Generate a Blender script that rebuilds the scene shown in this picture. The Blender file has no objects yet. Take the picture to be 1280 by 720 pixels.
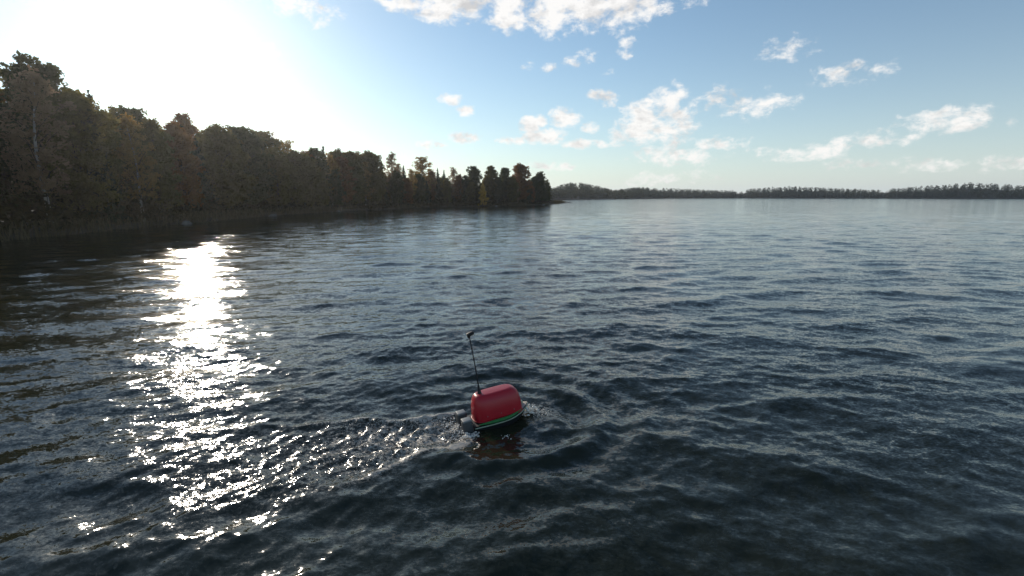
import bpy, bmesh, math, random
import numpy as np
from mathutils import Vector, Matrix, Euler

R = math.radians
scene = bpy.context.scene
C = scene.collection

# ------------------------------------------------------------------ camera
FPX = 599.0                       # focal length in pixels of a 1280 wide picture
CAM_H = 3.0
PITCH = R(10.87)
cam = bpy.data.cameras.new('camera')
cam.sensor_width = 36.0
cam.lens = 36.0 * FPX / 1280.0
cam.clip_start = 0.05
cam.clip_end = 9000
camo = bpy.data.objects.new('camera', cam)
C.objects.link(camo)
camo.location = (0, 0, CAM_H)
camo.rotation_euler = (math.pi / 2 - PITCH, 0, 0)
scene.camera = camo

# ------------------------------------------------------------------ sun, sky, exposure
SUN_AZ = R(-34)                   # from straight ahead (+Y), negative is left
SUN_EL = R(16.5)
SUN_DIR = Vector((math.sin(SUN_AZ) * math.cos(SUN_EL), math.cos(SUN_AZ) * math.cos(SUN_EL), math.sin(SUN_EL)))
sun = bpy.data.lights.new('sun', 'SUN')
sun.energy = 3.2
sun.angle = R(0.53)
sun.color = (1.0, 0.89, 0.74)
suno = bpy.data.objects.new('sun', sun)
C.objects.link(suno)
suno.location = SUN_DIR * 60
suno.rotation_euler = (-SUN_DIR).to_track_quat('-Z', 'Y').to_euler()

scene.view_settings.view_transform = 'Standard'
scene.view_settings.look = 'None'
scene.view_settings.exposure = 0.0
scene.view_settings.gamma = 1.0
scene.view_settings.use_curve_mapping = False
scene.cycles.max_bounces = 6
scene.cycles.transparent_max_bounces = 8

world = bpy.data.worlds.new('World')
scene.world = world
world.use_nodes = True
SKY_STRENGTH = 0.13
HAZE_SCALE = 6.8
HAZE_MAX = 0.72


def px_dir(px, py):
    u = (px - 640) / FPX
    v = (360 - py) / FPX
    d = Vector((u, math.cos(PITCH) + v * math.sin(PITCH), -math.sin(PITCH) + v * math.cos(PITCH)))
    return d.normalized()


def az_el(px, py):
    d = px_dir(px, py)
    return math.degrees(math.atan2(d.x, d.y)), math.degrees(math.asin(d.z))


def build_world():
    nt = world.node_tree
    nt.nodes.clear()
    N = nt.nodes.new
    L = nt.links.new
    out = N('ShaderNodeOutputWorld')
    bg = N('ShaderNodeBackground')
    bg.inputs['Strength'].default_value = SKY_STRENGTH
    L(bg.outputs[0], out.inputs[0])
    sky = N('ShaderNodeTexSky')
    sky.sky_type = 'NISHITA'
    sky.sun_disc = False
    sky.sun_elevation = SUN_EL
    sky.sun_rotation = SUN_AZ
    sky.altitude = 0
    sky.air_density = 1.0
    sky.dust_density = 0.25
    sky.ozone_density = 1.6
    tc = N('ShaderNodeTexCoord')
    sep = N('ShaderNodeSeparateXYZ')
    L(tc.outputs['Generated'], sep.inputs[0])

    def math_(op, a, b=None, c=None, clamp=False):
        m = N('ShaderNodeMath')
        m.operation = op
        m.use_clamp = clamp
        for i, v in enumerate((a, b, c)):
            if v is None:
                continue
            if isinstance(v, (int, float)):
                m.inputs[i].default_value = v
            else:
                L(v, m.inputs[i])
        return m.outputs[0]
    az = math_('MULTIPLY', math_('ARCTAN2', sep.outputs[0], sep.outputs[1]), 180 / math.pi)
    el = math_('MULTIPLY', math_('ARCSINE', sep.outputs[2]), 180 / math.pi)
    comb = N('ShaderNodeCombineXYZ')
    L(az, comb.inputs[0])
    L(el, comb.inputs[1])

    # cumulus puffs: (azimuth, elevation, half width, half height, density)
    puffs = []

    def P(px, py, rx, ry, w=1.0):
        a, e = az_el(px, py)
        k = 57.3 / FPX * 0.93
        puffs.append((a, e, rx * k, ry * k, w))
    for q in [(490, 2, 26, 13, .85), (520, 2, 30, 16, .95), (548, 8, 38, 20, 1.1), (590, -4, 60, 26, 1.15), (632, 14, 34, 32, 1.15), (690, 12, 46, 32, 1.15), (735, 4, 60, 28, 1.15),
              (775, 6, 50, 24, 1.1), (815, 2, 34, 22, 1.0), (660, -22, 160, 24), (850, -16, 60, 22, .9),
              (566, 124, 20, 9, 1.15), (583, 138, 15, 9, 1.2), (585, 173, 26, 10, 1.1), (540, 182, 22, 7, .85),
              (682, 171, 36, 12), (706, 148, 22, 15, .95), (662, 156, 17, 11, .95), (676, 153, 10, 9, .9), (722, 180, 24, 8, 1.1), (738, 160, 13, 9, 1.0),
              (750, 180, 14, 6, .85), (642, 176, 20, 7, .95), (625, 175, 14, 6, .9), (692, 208, 34, 8, 1.0),
              (757, 123, 16, 13, .88), (743, 117, 12, 7, .8), (815, 145, 38, 32, 1.08), (800, 162, 30, 19, 1.0), (838, 122, 22, 20, .95), (775, 172, 20, 12, .85), (848, 155, 34, 30, .95),
              (820, 196, 38, 15, .9), (852, 198, 34, 14, .85), (812, 224, 46, 12, .7), (860, 222, 60, 12, .65),
              (722, 78, 22, 11, .55), (758, 80, 16, 12, .55), (778, 70, 18, 12, .55), (786, 55, 14, 8, .58), (740, 70, 12, 10, .5), (686, 86, 14, 7, .66), (660, 82, 12, 7, .6),
              (735, 40, 24, 10, .5), (765, 38, 22, 9, .5),
              # the same cloud field going on to both sides
              (930, 130, 50, 24, .95), (905, 178, 36, 10, .9), (985, 190, 60, 12, .85), (1085, 175, 46, 12, .85), 
              (1190, 150, 50, 14, .85), (1060, 95, 40, 14, .8), (1120, 205, 70, 10, .75), (980, 60, 40, 14, .7), (1240, 205, 60, 10, .75),
              (380, 10, 60, 18, .8), (300, 60, 46, 14, .7), (395, 128, 30, 9, .75), (340, 168, 34, 8, .7), (240, 120, 46, 12, .72), (150, 40, 60, 20, .75), (80, 130, 46, 14, .7)]:
        P(*q)
    rnd = random.Random(11)
    for i in range(9):            # overhead and behind the viewer
        puffs.append((rnd.choice((-1, 1)) * rnd.uniform(75, 180), rnd.uniform(30, 62), rnd.uniform(7, 14), rnd.uniform(3, 6), rnd.uniform(.7, .95)))
    for i in range(14):
        puffs.append((rnd.choice((-1, 1)) * rnd.uniform(60, 175), rnd.uniform(4, 26), rnd.uniform(5, 12), rnd.uniform(1.5, 4), rnd.uniform(.7, 1)))

    acc = None
    for (a, e, ra, re, w) in puffs:
        vm = N('ShaderNodeVectorMath')
        vm.operation = 'MULTIPLY_ADD'
        L(comb.outputs[0], vm.inputs[0])
        vm.inputs[1].default_value = (1 / ra, 1 / re, 0)
        vm.inputs[2].default_value = (-a / ra, -e / re, 0)
        dp = N('ShaderNodeVectorMath')
        dp.operation = 'DOT_PRODUCT'
        L(vm.outputs[0], dp.inputs[0])
        L(vm.outputs[0], dp.inputs[1])
        m = math_('MULTIPLY_ADD', dp.outputs['Value'], -w * 0.62, w)   # w*(1-.62 d2)
        acc = m if acc is None else math_('MAXIMUM', acc, m)
    mask = math_('MAXIMUM', acc, -1.2)

    def noise(scale, detail, rough, stretch, off=(0, 0, 0), dist=0.0):
        mp = N('ShaderNodeMapping')
        mp.inputs['Scale'].default_value = (scale, scale, scale * stretch)
        mp.inputs['Location'].default_value = off
        L(tc.outputs['Generated'], mp.inputs[0])
        n = N('ShaderNodeTexNoise')
        n.inputs['Scale'].default_value = 1.0
        n.inputs['Detail'].default_value = detail
        n.inputs['Roughness'].default_value = rough
        n.inputs['Distortion'].default_value = dist
        L(mp.outputs[0], n.inputs['Vector'])
        return n.outputs[0]
    n1 = noise(13, 8, 0.62, 1.7, (3.1, 1.7, 0.3), 0.25)
    n2 = noise(34, 6, 0.62, 1.5, (7.1, 2.7, 1.3), 0.1)
    nz = math_('ADD', math_('MULTIPLY', math_('SUBTRACT', n1, 0.5), 1.9), math_('MULTIPLY', math_('SUBTRACT', n2, 0.5), 1.9))
    dens = math_('ADD', mask, nz)
    mr = N('ShaderNodeMapRange')
    mr.interpolation_type = 'SMOOTHSTEP'
    mr.inputs['From Min'].default_value = 0.40
    mr.inputs['From Max'].default_value = 1.08
    L(dens, mr.inputs['Value'])
    alpha = math_('MULTIPLY', mr.outputs[0], 0.93)
    # thick cores are a little greyer and warmer than thin lit rims
    shade = N('ShaderNodeMapRange')
    shade.inputs['From Min'].default_value = 0.75
    shade.inputs['From Max'].default_value = 2.3
    sd = SUN_DIR * 0.022 * 13
    n1s = noise(13, 8, 0.62, 1.7, (3.1 + sd.x, 1.7 + sd.y, 0.3 + sd.z * 1.7 + 0.10), 0.25)
    sn = math_('ADD', math_('MULTIPLY_ADD', dens, 0.55, 0.45), math_('MULTIPLY', math_('SUBTRACT', n1s, n1), 7.0))
    L(sn, shade.inputs['Value'])
    ccol = N('ShaderNodeMix')
    ccol.data_type = 'RGBA'
    ccol.inputs['A'].default_value = (8.0, 7.8, 7.55, 1)
    ccol.inputs['B'].default_value = (5.1, 4.95, 4.85, 1)
    L(shade.outputs[0], ccol.inputs['Factor'])
    mix = N('ShaderNodeMix')
    mix.data_type = 'RGBA'
    L(alpha, mix.inputs['Factor'])
    # pale moisture haze low over the lake
    hz = math_('MULTIPLY', math_('EXPONENT', math_('MULTIPLY', math_('MAXIMUM', el, 0.0), -1 / HAZE_SCALE)), HAZE_MAX)
    hz = math_('ADD', hz, math_('MULTIPLY', math_('EXPONENT', math_('MULTIPLY', math_('MAXIMUM', el, 0.0), -1 / 35)), 0.06))
    hmix = N('ShaderNodeMix')
    hmix.data_type = 'RGBA'
    L(hz, hmix.inputs['Factor'])
    tint = N('ShaderNodeMix')
    tint.data_type = 'RGBA'
    tint.blend_type = 'MULTIPLY'
    tint.inputs['Factor'].default_value = 1.0
    L(sky.outputs[0], tint.inputs['A'])
    tint.inputs['B'].default_value = (0.85, 0.97, 1.01, 1)
    L(tint.outputs['Result'], hmix.inputs['A'])
    hmix.inputs['B'].default_value = (5.7, 6.2, 6.6, 1)
    L(hmix.outputs['Result'], mix.inputs['A'])
    L(ccol.outputs['Result'], mix.inputs['B'])
    L(mix.outputs['Result'], bg.inputs['Color'])


build_world()


# ------------------------------------------------------------------ helpers
def tag(o, label=None, cat=None, group=None, kind=None):
    if label:
        o['label'] = label
    if cat:
        o['category'] = cat
    if group:
        o['group'] = group
    if kind:
        o['kind'] = kind
    return o


def link(name, me, mat=None, parent=None):
    o = bpy.data.objects.new(name, me)
    C.objects.link(o)
    if mat is not None and me is not None and not me.materials:
        me.materials.append(mat)
    if parent is not None:
        o.parent = parent
    return o


def empty(name, loc=(0, 0, 0), rz=0):
    o = bpy.data.objects.new(name, None)
    C.objects.link(o)
    o.empty_display_size = 0.2
    o.location = loc
    o.rotation_euler = (0, 0, rz)
    return o


def mesh_np(name, verts, faces, smooth=True):
    """verts (n,3) array, faces (m,k) int array, all faces with k corners"""
    verts = np.asarray(verts, dtype=np.float32)
    faces = np.asarray(faces, dtype=np.int32)
    me = bpy.data.meshes.new(name)
    me.vertices.add(len(verts))
    me.vertices.foreach_set('co', verts.ravel())
    k = faces.shape[1]
    me.loops.add(faces.size)
    me.loops.foreach_set('vertex_index', faces.ravel())
    me.polygons.add(len(faces))
    me.polygons.foreach_set('loop_start', np.arange(0, faces.size, k, dtype=np.int32))
    me.polygons.foreach_set('use_smooth', np.full(len(faces), smooth))
    me.update(calc_edges=True)
    me.validate()
    return me


def nodemat(name):
    m = bpy.data.materials.new(name)
    m.use_nodes = True
    nt = m.node_tree
    return m, nt, nt.nodes['Principled BSDF']


def simple_mat(name, col, rough=0.6, spec=0.5, var=0.15, scale=8.0, bump=0.0, coat=0.0, metallic=0.0):
    m, nt, b = nodemat(name)
    n = nt.nodes.new('ShaderNodeTexNoise')
    n.inputs['Scale'].default_value = scale
    n.inputs['Detail'].default_value = 5
    tc = nt.nodes.new('ShaderNodeTexCoord')
    nt.links.new(tc.outputs['Object'], n.inputs['Vector'])
    r = nt.nodes.new('ShaderNodeMix')
    r.data_type = 'RGBA'
    r.inputs['A'].default_value = tuple(c * (1 - var) for c in col) + (1,)
    r.inputs['B'].default_value = tuple(min(1, c * (1 + var)) for c in col) + (1,)
    nt.links.new(n.outputs[0], r.inputs['Factor'])
    nt.links.new(r.outputs['Result'], b.inputs['Base Color'])
    b.inputs['Roughness'].default_value = rough
    b.inputs['Specular IOR Level'].default_value = spec
    b.inputs['Coat Weight'].default_value = coat
    b.inputs['Metallic'].default_value = metallic
    if bump:
        bp = nt.nodes.new('ShaderNodeBump')
        bp.inputs['Strength'].default_value = bump
        bp.inputs['Distance'].default_value = 0.02
        nt.links.new(n.outputs[0], bp.inputs['Height'])
        nt.links.new(bp.outputs[0], b.inputs['Normal'])
    return m


# ------------------------------------------------------------------ lake surface
BOAT_POS = np.array([-0.225, 6.12])
BOAT_YAW = R(22)
bf = np.array([math.cos(BOAT_YAW), math.sin(BOAT_YAW)])
bl = np.array([-math.sin(BOAT_YAW), math.cos(BOAT_YAW)])

rng = np.random.default_rng(20)


def make_components():
    comps = []
    n = 190
    lam = np.exp(np.linspace(math.log(0.115), math.log(5.2), n))
    for i, l in enumerate(lam):
        lp = 1.35
        k = 2 * math.pi / l
        # amplitude: steep wind chop, falls off past the peak
        s = 0.0142 * (l / lp) ** (0.0 if l < lp else 0.2) * math.exp(-0.75 * max(0, math.log(l / lp)) ** 2 * 2.2)
        a = s / k * rng.uniform(0.5, 1.35)
        spread = 24 + 26 * max(0, math.log(lp / l)) ** 0.8
        th = R((-70 if l < 1.0 else -88) + rng.normal(0, 1) * min(spread, 52))          # travelling towards the viewer, a little to the right
        comps.append((k, math.cos(th), math.sin(th), a, rng.uniform(0, 2 * math.pi), l))
    return comps


COMPS = make_components()


def vnoise(x, y, seed):
    """cheap smooth noise from a few incommensurate sines, about -1..1"""
    r = np.random.default_rng(seed)
    v = np.zeros_like(x)
    for i in range(5):
        th = r.uniform(0, 2 * math.pi)
        f = r.uniform(0.6, 1.7)
        v += np.sin(f * (x * math.cos(th) + y * math.sin(th)) + r.uniform(0, 6.28))
    return v / 2.6


def waves(x, y, spacing):
    dx = np.zeros_like(x)
    dy = np.zeros_like(x)
    z = np.zeros_like(x)
    lost = np.zeros_like(x)
    gust = 1.0 + 0.32 * vnoise(x * 0.22, y * 0.22, 5) + 0.2 * vnoise(x * 0.06, y * 0.06, 6)
    gust = np.clip(gust, 0.35, 1.7)
    for (k, cx, cy, a, ph, l) in COMPS:
        w = np.clip((l / spacing - 2.6) / 3.0, 0, 1)
        lost += (a * k) ** 2 * 0.5 * (1 - w ** 2)
        if not np.any(w > 0):
            continue
        aa = a * w * (gust if l < 1.2 else 1.0)
        p = k * (cx * x + cy * y) + ph
        sn = np.sin(p)
        cs = np.cos(p)
        z += aa * cs
        q = 1.1
        dx -= q * aa * cx * sn
        dy -= q * aa * cy * sn
    return dx, dy, z, lost


def boat_local(x, y):
    rx = x - BOAT_POS[0]
    ry = y - BOAT_POS[1]
    return rx * bf[0] + ry * bf[1], rx * bl[0] + ry * bl[1]


def wake_masks(x, y):
    s, t = boat_local(x, y)
    back = -(s + 0.30)                                   # metres behind the transom
    wid = 0.29 + 0.26 * np.clip(back, 0, 10) + 0.05 * np.sin(back * 5.2)
    core = np.exp(-(np.abs(t + 0.03 * back) / wid) ** 3.0) * np.clip(back / 0.18 + 0.4, 0, 1) * np.exp(-np.clip(back - 1.1, 0, 20) / 1.5)
    bow = np.exp(-((s - 0.62) / 0.22) ** 2 - (t / 0.20) ** 2)
    edge = np.exp(-((np.abs(t + 0.03 * back) - wid * 1.05) / 0.07) ** 2) * np.clip(back / 0.3, 0, 1) * np.exp(-np.clip(back, 0, 20) / 1.5)
    return s, t, back, core, bow, edge


TURB = []
for i in range(46):
    l = math.exp(rng.uniform(math.log(0.075), math.log(0.34)))
    th = rng.uniform(0, 2 * math.pi)
    TURB.append((2 * math.pi / l, math.cos(th), math.sin(th), 0.0095 * l * rng.uniform(.5, 1.4), rng.uniform(0, 6.28), l))


def surface(x, y, spacing):
    dx, dy, z, lost = waves(x, y, spacing)
    s, t, back, core, bow, edge = wake_masks(x, y)
    near = np.exp(-((s / 0.62) ** 2 + (t / 0.38) ** 2) ** 1.5)
    damp = 1 - 0.75 * near - 0.45 * core
    dx *= damp
    dy *= damp
    z *= damp
    tm = np.clip(core * 1.0 + bow * 0.9 + edge * 0.4, 0, 1.1)
    sel = tm > 0.01
    if sel.any():
        xs, ys = x[sel], y[sel]
        wx = xs + 0.05 * vnoise(xs * 9, ys * 9, 31)
        wy = ys + 0.05 * vnoise(xs * 9, ys * 9, 32)
        tz = np.zeros_like(xs)
        for (k, cx, cy, a, ph, l) in TURB:
            tz += a * np.clip((l / spacing[sel] - 2.2) / 2, 0, 1) * (1 - 2 * np.abs(np.sin(0.5 * (k * (cx * wx + cy * wy) + ph)))) * 1.9
        z[sel] += tz * tm[sel]
    z += 0.050 * edge * np.where(t > 0, 1.15, 0.6) + 0.040 * bow - 0.02 * core
    z += 0.030 * np.exp(-((np.abs(t) - 0.30 - 0.34 * np.clip(0.5 - s, 0, 3)) / 0.10) ** 2) * np.clip((0.6 - s) / 0.3, 0, 1) * np.exp(-np.clip(0.5 - s, 0, 5) / 1.2) * (1 - near)
    # rings the pitching boat sends out
    rr = np.hypot(s - 0.15, (t * 1.05))
    ang = 0.6 + 0.4 * np.cos(np.arctan2(t, s) + 0.5)
    rw = 2 * math.pi * (rr + 0.05 * np.sin(3 * np.arctan2(t, s)) - 0.62) / 0.62
    z += 0.031 * np.cos(rw) * np.exp(-((rr - 1.25) / 0.75) ** 2) * ang * np.clip((rr - 0.45) / 0.3, 0, 1)
    # shallow dent the hull sits in
    z -= 0.02 * near
    return x + dx, y + dy, z, lost, core, bow, edge


def graded(lo, a, b, hi, s0, g, farfrom=None, gfar=0.06):
    pts = list(np.arange(a, b + 1e-6, s0))
    p, s = pts[-1], s0
    while p < hi:
        s = s0 + (p - b) * g if (farfrom is None or p < farfrom) else s * (1 + gfar)
        p += s
        pts.append(p)
    left = []
    p = a
    while p > lo:
        s = s0 + (a - p) * g * 1.5
        if farfrom is not None and (a - p) > farfrom:
            s = s0 + (a - p) * 0.08
        p -= s
        left.append(p)
    return np.array(left[::-1] + pts)


def build_lake():
    xs_pos = graded(0, 0, 2.6, 900, 0.025, 0.010, 130, 0.09)
    xs = np.concatenate([-xs_pos[:0:-1], xs_pos])
    ys = graded(-60, 3.0, 8.2, 900, 0.025, 0.010, 170, 0.07)
    sx = np.gradient(xs)
    sy = np.gradient(ys)
    X, Y = np.meshgrid(xs, ys)
    SP = np.maximum(*np.meshgrid(sx * 0.85, sy * 0.9))
    shp = X.shape
    x, y, z, lost, core, bow, edge = surface(X.ravel(), Y.ravel(), SP.ravel())
    V = np.stack([x, y, z], 1)
    nx, ny = shp[1], shp[0]
    idx = np.arange(nx * ny).reshape(ny, nx)
    F = np.stack([idx[:-1, :-1], idx[:-1, 1:], idx[1:, 1:], idx[1:, :-1]], -1).reshape(-1, 4)
    me = mesh_np('lake_water', V, F)
    for nm, arr in (('unresolved', lost), ('wake', np.clip(core + bow * .9, 0, 1)), ('crest', np.clip(edge, 0, 1))):
        at = me.attributes.new(nm, 'FLOAT', 'POINT')
        at.data.foreach_set('value', arr.astype(np.float32))
    o = link('lake_water', me, water_mat())
    tag(o, kind='structure')
    o['label'] = 'dark choppy lake water with small wind waves'
    return o


def water_mat():
    m, nt, b = nodemat('lake_water')
    N = nt.nodes.new
    L = nt.links.new
    tc = N('ShaderNodeTexCoord')

    def attr(n):
        a = N('ShaderNodeAttribute')
        a.attribute_name = n
        return a.outputs['Fac']

    def math_(op, a, b_=None, clamp=False):
        q = N('ShaderNodeMath')
        q.operation = op
        q.use_clamp = clamp
        for i, v in enumerate((a, b_)):
            if v is None:
                continue
            if isinstance(v, (int, float)):
                q.inputs[i].default_value = v
            else:
                L(v, q.inputs[i])
        return q.outputs[0]

    def noise(scale, detail, rough, sc=(1, 1, 1), dist=0.0, rz=0.0):
        mp = N('ShaderNodeMapping')
        mp.inputs['Scale'].default_value = sc
        mp.inputs['Rotation'].default_value = (0, 0, rz)
        L(tc.outputs['Object'], mp.inputs[0])
        n = N('ShaderNodeTexNoise')
        n.inputs['Scale'].default_value = scale
        n.inputs['Detail'].default_value = detail
        n.inputs['Roughness'].default_value = rough
        n.inputs['Distortion'].default_value = dist
        L(mp.outputs[0], n.inputs['Vector'])
        return n.outputs[0]
    wake = attr('wake')
    crest = attr('crest')
    lost = attr('unresolved')
    # wind ripples finer than the mesh, as slopes added to the surface normal
    def slope(scale, detail, rough, sc, dist, rz, amp):
        mp = N('ShaderNodeMapping')
        mp.inputs['Scale'].default_value = sc
        mp.inputs['Rotation'].default_value = (0, 0, rz)
        L(tc.outputs['Object'], mp.inputs[0])
        n = N('ShaderNodeTexNoise')
        n.inputs['Scale'].default_value = scale
        n.inputs['Detail'].default_value = detail
        n.inputs['Roughness'].default_value = rough
        n.inputs['Distortion'].default_value = dist
        L(mp.outputs[0], n.inputs['Vector'])
        v = N('ShaderNodeVectorMath')
        v.operation = 'SUBTRACT'
        L(n.outputs['Color'], v.inputs[0])
        v.inputs[1].default_value = (0.5, 0.5, 0.5)
        k = N('ShaderNodeVectorMath')
        k.operation = 'MULTIPLY'
        L(v.outputs[0], k.inputs[0])
        k.inputs[1].default_value = (amp * 0.75, amp, 0)
        return k.outputs[0]

    def vadd(a, b_):
        v = N('ShaderNodeVectorMath')
        L(a, v.inputs[0])
        L(b_, v.inputs[1])
        return v.outputs[0]

    def vscale(a, f):
        v = N('ShaderNodeVectorMath')
        v.operation = 'SCALE'
        L(a, v.inputs[0])
        L(f, v.inputs['Scale'])
        return v.outputs[0]
    gusts = noise(0.35, 3, 0.5, (0.7, 1.2, 1))
    gm = N('ShaderNodeMapRange')
    gm.inputs['From Min'].default_value = 0.35
    gm.inputs['From Max'].default_value = 0.65
    gm.inputs['To Min'].default_value = 0.55
    gm.inputs['To Max'].default_value = 1.25
    L(gusts, gm.inputs['Value'])
    s1 = slope(3.6, 3, 0.6, (0.55, 1.3, 1), 0.6, 0.10, 0.25)      # about 0.3 m
    s2 = slope(9, 3, 0.65, (0.7, 1.25, 1), 0.7, -0.25, 0.54)      # about 0.1 m
    s4 = slope(31, 2, 0.6, (0.8, 1.2, 1), 0.5, 0.2, 0.46)        # capillary ripples
    s0 = slope(1.15, 2, 0.6, (0.5, 1.35, 1), 0.5, 0.05, 1.0)      # about 1 m, only where the mesh is too coarse for it
    lf = math_('MULTIPLY', math_('SQRT', lost), 2.3)
    s3 = slope(21, 3, 0.65, (1, 1, 1), 1.0, 0.4, 2.9)             # churned water
    sl = vadd(vscale(vadd(vadd(s1, s2), s4), gm.outputs[0]), vscale(s0, lf))
    sl = vadd(sl, vscale(s3, wake))
    geo = N('ShaderNodeNewGeometry')
    nn = N('ShaderNodeVectorMath')
    nn.operation = 'NORMALIZE'
    L(vadd(geo.outputs['Normal'], sl), nn.inputs[0])
    # colour: peat-dark lake, aerated brown water in the propeller wash, thin foam
    base = N('ShaderNodeMix')
    base.data_type = 'RGBA'
    base.inputs['A'].default_value = (0.0165, 0.0190, 0.0095, 1)
    base.inputs['B'].default_value = (0.050, 0.037, 0.024, 1)
    wm = math_('MULTIPLY', wake, noise(3.2, 4, 0.6), True)
    wm = math_('MULTIPLY', wm, 1.6, True)
    L(wm, base.inputs['Factor'])
    fo = noise(13, 7, 0.70, (1, 1, 1), 2.2)
    fo2 = noise(4.0, 4, 0.6, (1, 1, 1), 0.4)
    fsum = math_('ADD', math_('MULTIPLY', wake, 0.17), math_('MULTIPLY', crest, 0.36))
    fsum = math_('ADD', fsum, math_('MULTIPLY', math_('SUBTRACT', fo2, 0.5), 0.30))
    fv = math_('ADD', fo, fsum)
    fm = N('ShaderNodeMapRange')
    fm.interpolation_type = 'SMOOTHSTEP'
    fm.inputs['From Min'].default_value = 0.575
    fm.inputs['From Max'].default_value = 0.78
    L(fv, fm.inputs['Value'])
    gate = math_('MULTIPLY', math_('ADD', wake, crest, True), 1.5, True)
    foam = math_('MULTIPLY', fm.outputs[0], gate, True)
    foam = math_('MULTIPLY', foam, 0.8)
    c2 = N('ShaderNodeMix')
    c2.data_type = 'RGBA'
    c2.inputs['B'].default_value = (0.56, 0.50, 0.42, 1)
    L(base.outputs['Result'], c2.inputs['A'])
    L(foam, c2.inputs['Factor'])
    L(c2.outputs['Result'], b.inputs['Base Color'])
    rg = math_('ADD', math_('MULTIPLY', foam, 0.4), 0.085)
    L(rg, b.inputs['Roughness'])
    b.inputs['IOR'].default_value = 1.333
    b.inputs['Specular IOR Level'].default_value = 0.58
    L(nn.outputs[0], b.inputs['Normal'])
    return m


lake = build_lake()


# ------------------------------------------------------------------ shore land
SHORE = [(-62, -60), (-44, -20), (-36, 4), (-34, 20), (-34.5, 34), (-36, 50), (-37, 66), (-36.5, 80), (-33.5, 97), (-27, 112), (-22.5, 128), (-16, 135), (-9.2, 138), (0, 146), (8, 161), (15, 180), (20, 200), (23.5, 214)]  # left run invented, drawn close so its trees block sun glow and glitter


def shore_interp(px):
    """point of the waterline seen along a picture column"""
    best = None
    for (x0, y0), (x1, y1) in zip(SHORE[:-1], SHORE[1:]):
        for q in range(21):
            t = q / 20
            x, y = x0 + (x1 - x0) * t, y0 + (y1 - y0) * t
            if y < 5:
                continue
            d = abs(640 + FPX * x / (y * math.cos(PITCH) + 3 * math.sin(PITCH)) - px)
            if best is None or d < best[0]:
                best = (d, x, y)
    return best[1], best[2]


def land_height(d):
    """ground height by distance inland from the waterline"""
    return -0.25 + 0.55 * min(max(d, 0), 2.0) / 2.0 + 0.030 * max(0, min(d, 60) - 1.0)


def inland_dir(i):
    a = np.array(SHORE[max(0, i - 1)], float)
    b = np.array(SHORE[min(len(SHORE) - 1, i + 1)], float)
    d = b - a
    d /= np.linalg.norm(d)
    return np.array([-d[1], d[0]])


def build_land():
    rows = [0, 0.7, 1.4, 2.5, 4, 7, 12, 20, 34, 60, 110]
    pts = []
    for (x0, y0), (x1, y1) in zip(SHORE[:-1], SHORE[1:]):
        n = max(2, int(math.hypot(x1 - x0, y1 - y0) / 2.5))
        for q in range(n):
            t = q / n
            pts.append((x0 + (x1 - x0) * t, y0 + (y1 - y0) * t))
    pts.append(SHORE[-1])
    pts.append((21.5, 222))
    pts.append((17, 232))
    pts = np.array(pts)
    r = np.random.default_rng(3)
    V, idx = [], []
    n = len(pts)
    for i in range(n):
        a, b = pts[max(0, i - 4)], pts[min(n - 1, i + 4)]
        d = (b - a) / np.linalg.norm(b - a)
        nn = np.array([-d[1], d[0]])
        if i > n - 14:       # keep the point of land narrow
            lim = 6 + (n - i) * 1.6
        else:
            lim = 200
        row = []
        jit = 0.5 * math.sin(i * 0.9) + 0.4 * math.sin(i * 2.3 + 1)
        for j, dd in enumerate(rows):
            dd2 = min(dd, lim)
            p = pts[i] + nn * (dd2 + (jit if j < 6 else 0) + r.normal(0, 0.08))
            h = land_height(dd2) + r.normal(0, 0.05)
            if lim < 200:
                h = min(h, 0.45 + 0.02 * dd2)
            row.append(len(V))
            V.append((p[0], p[1], h - (0.25 if j == 0 else 0)))
        idx.append(row)
    F = []
    for i in range(n - 1):
        for j in range(len(rows) - 1):
            F.append((idx[i][j], idx[i + 1][j], idx[i + 1][j + 1], idx[i][j + 1]))
    me = mesh_np('shore_ground', V, F)
    m, nt, b = nodemat('forest_floor')
    n1 = nt.nodes.new('ShaderNodeTexNoise')
    n1.inputs['Scale'].default_value = 0.8
    n1.inputs['Detail'].default_value = 8
    tc = nt.nodes.new('ShaderNodeTexCoord')
    nt.links.new(tc.outputs['Object'], n1.inputs['Vector'])
    mx = nt.nodes.new('ShaderNodeMix')
    mx.data_type = 'RGBA'
    mx.inputs['A'].default_value = (0.028, 0.022, 0.014, 1)
    mx.inputs['B'].default_value = (0.075, 0.058, 0.032, 1)
    nt.links.new(n1.outputs[0], mx.inputs['Factor'])
    nt.links.new(mx.outputs['Result'], b.inputs['Base Color'])
    b.inputs['Roughness'].default_value = 0.95
    bp = nt.nodes.new('ShaderNodeBump')
    bp.inputs['Distance'].default_value = 0.3
    nt.links.new(n1.outputs[0], bp.inputs['Height'])
    nt.links.new(bp.outputs[0], b.inputs['Normal'])
    o = link('shore_ground', me, m)
    tag(o, kind='structure')
    return o


build_land()


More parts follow.
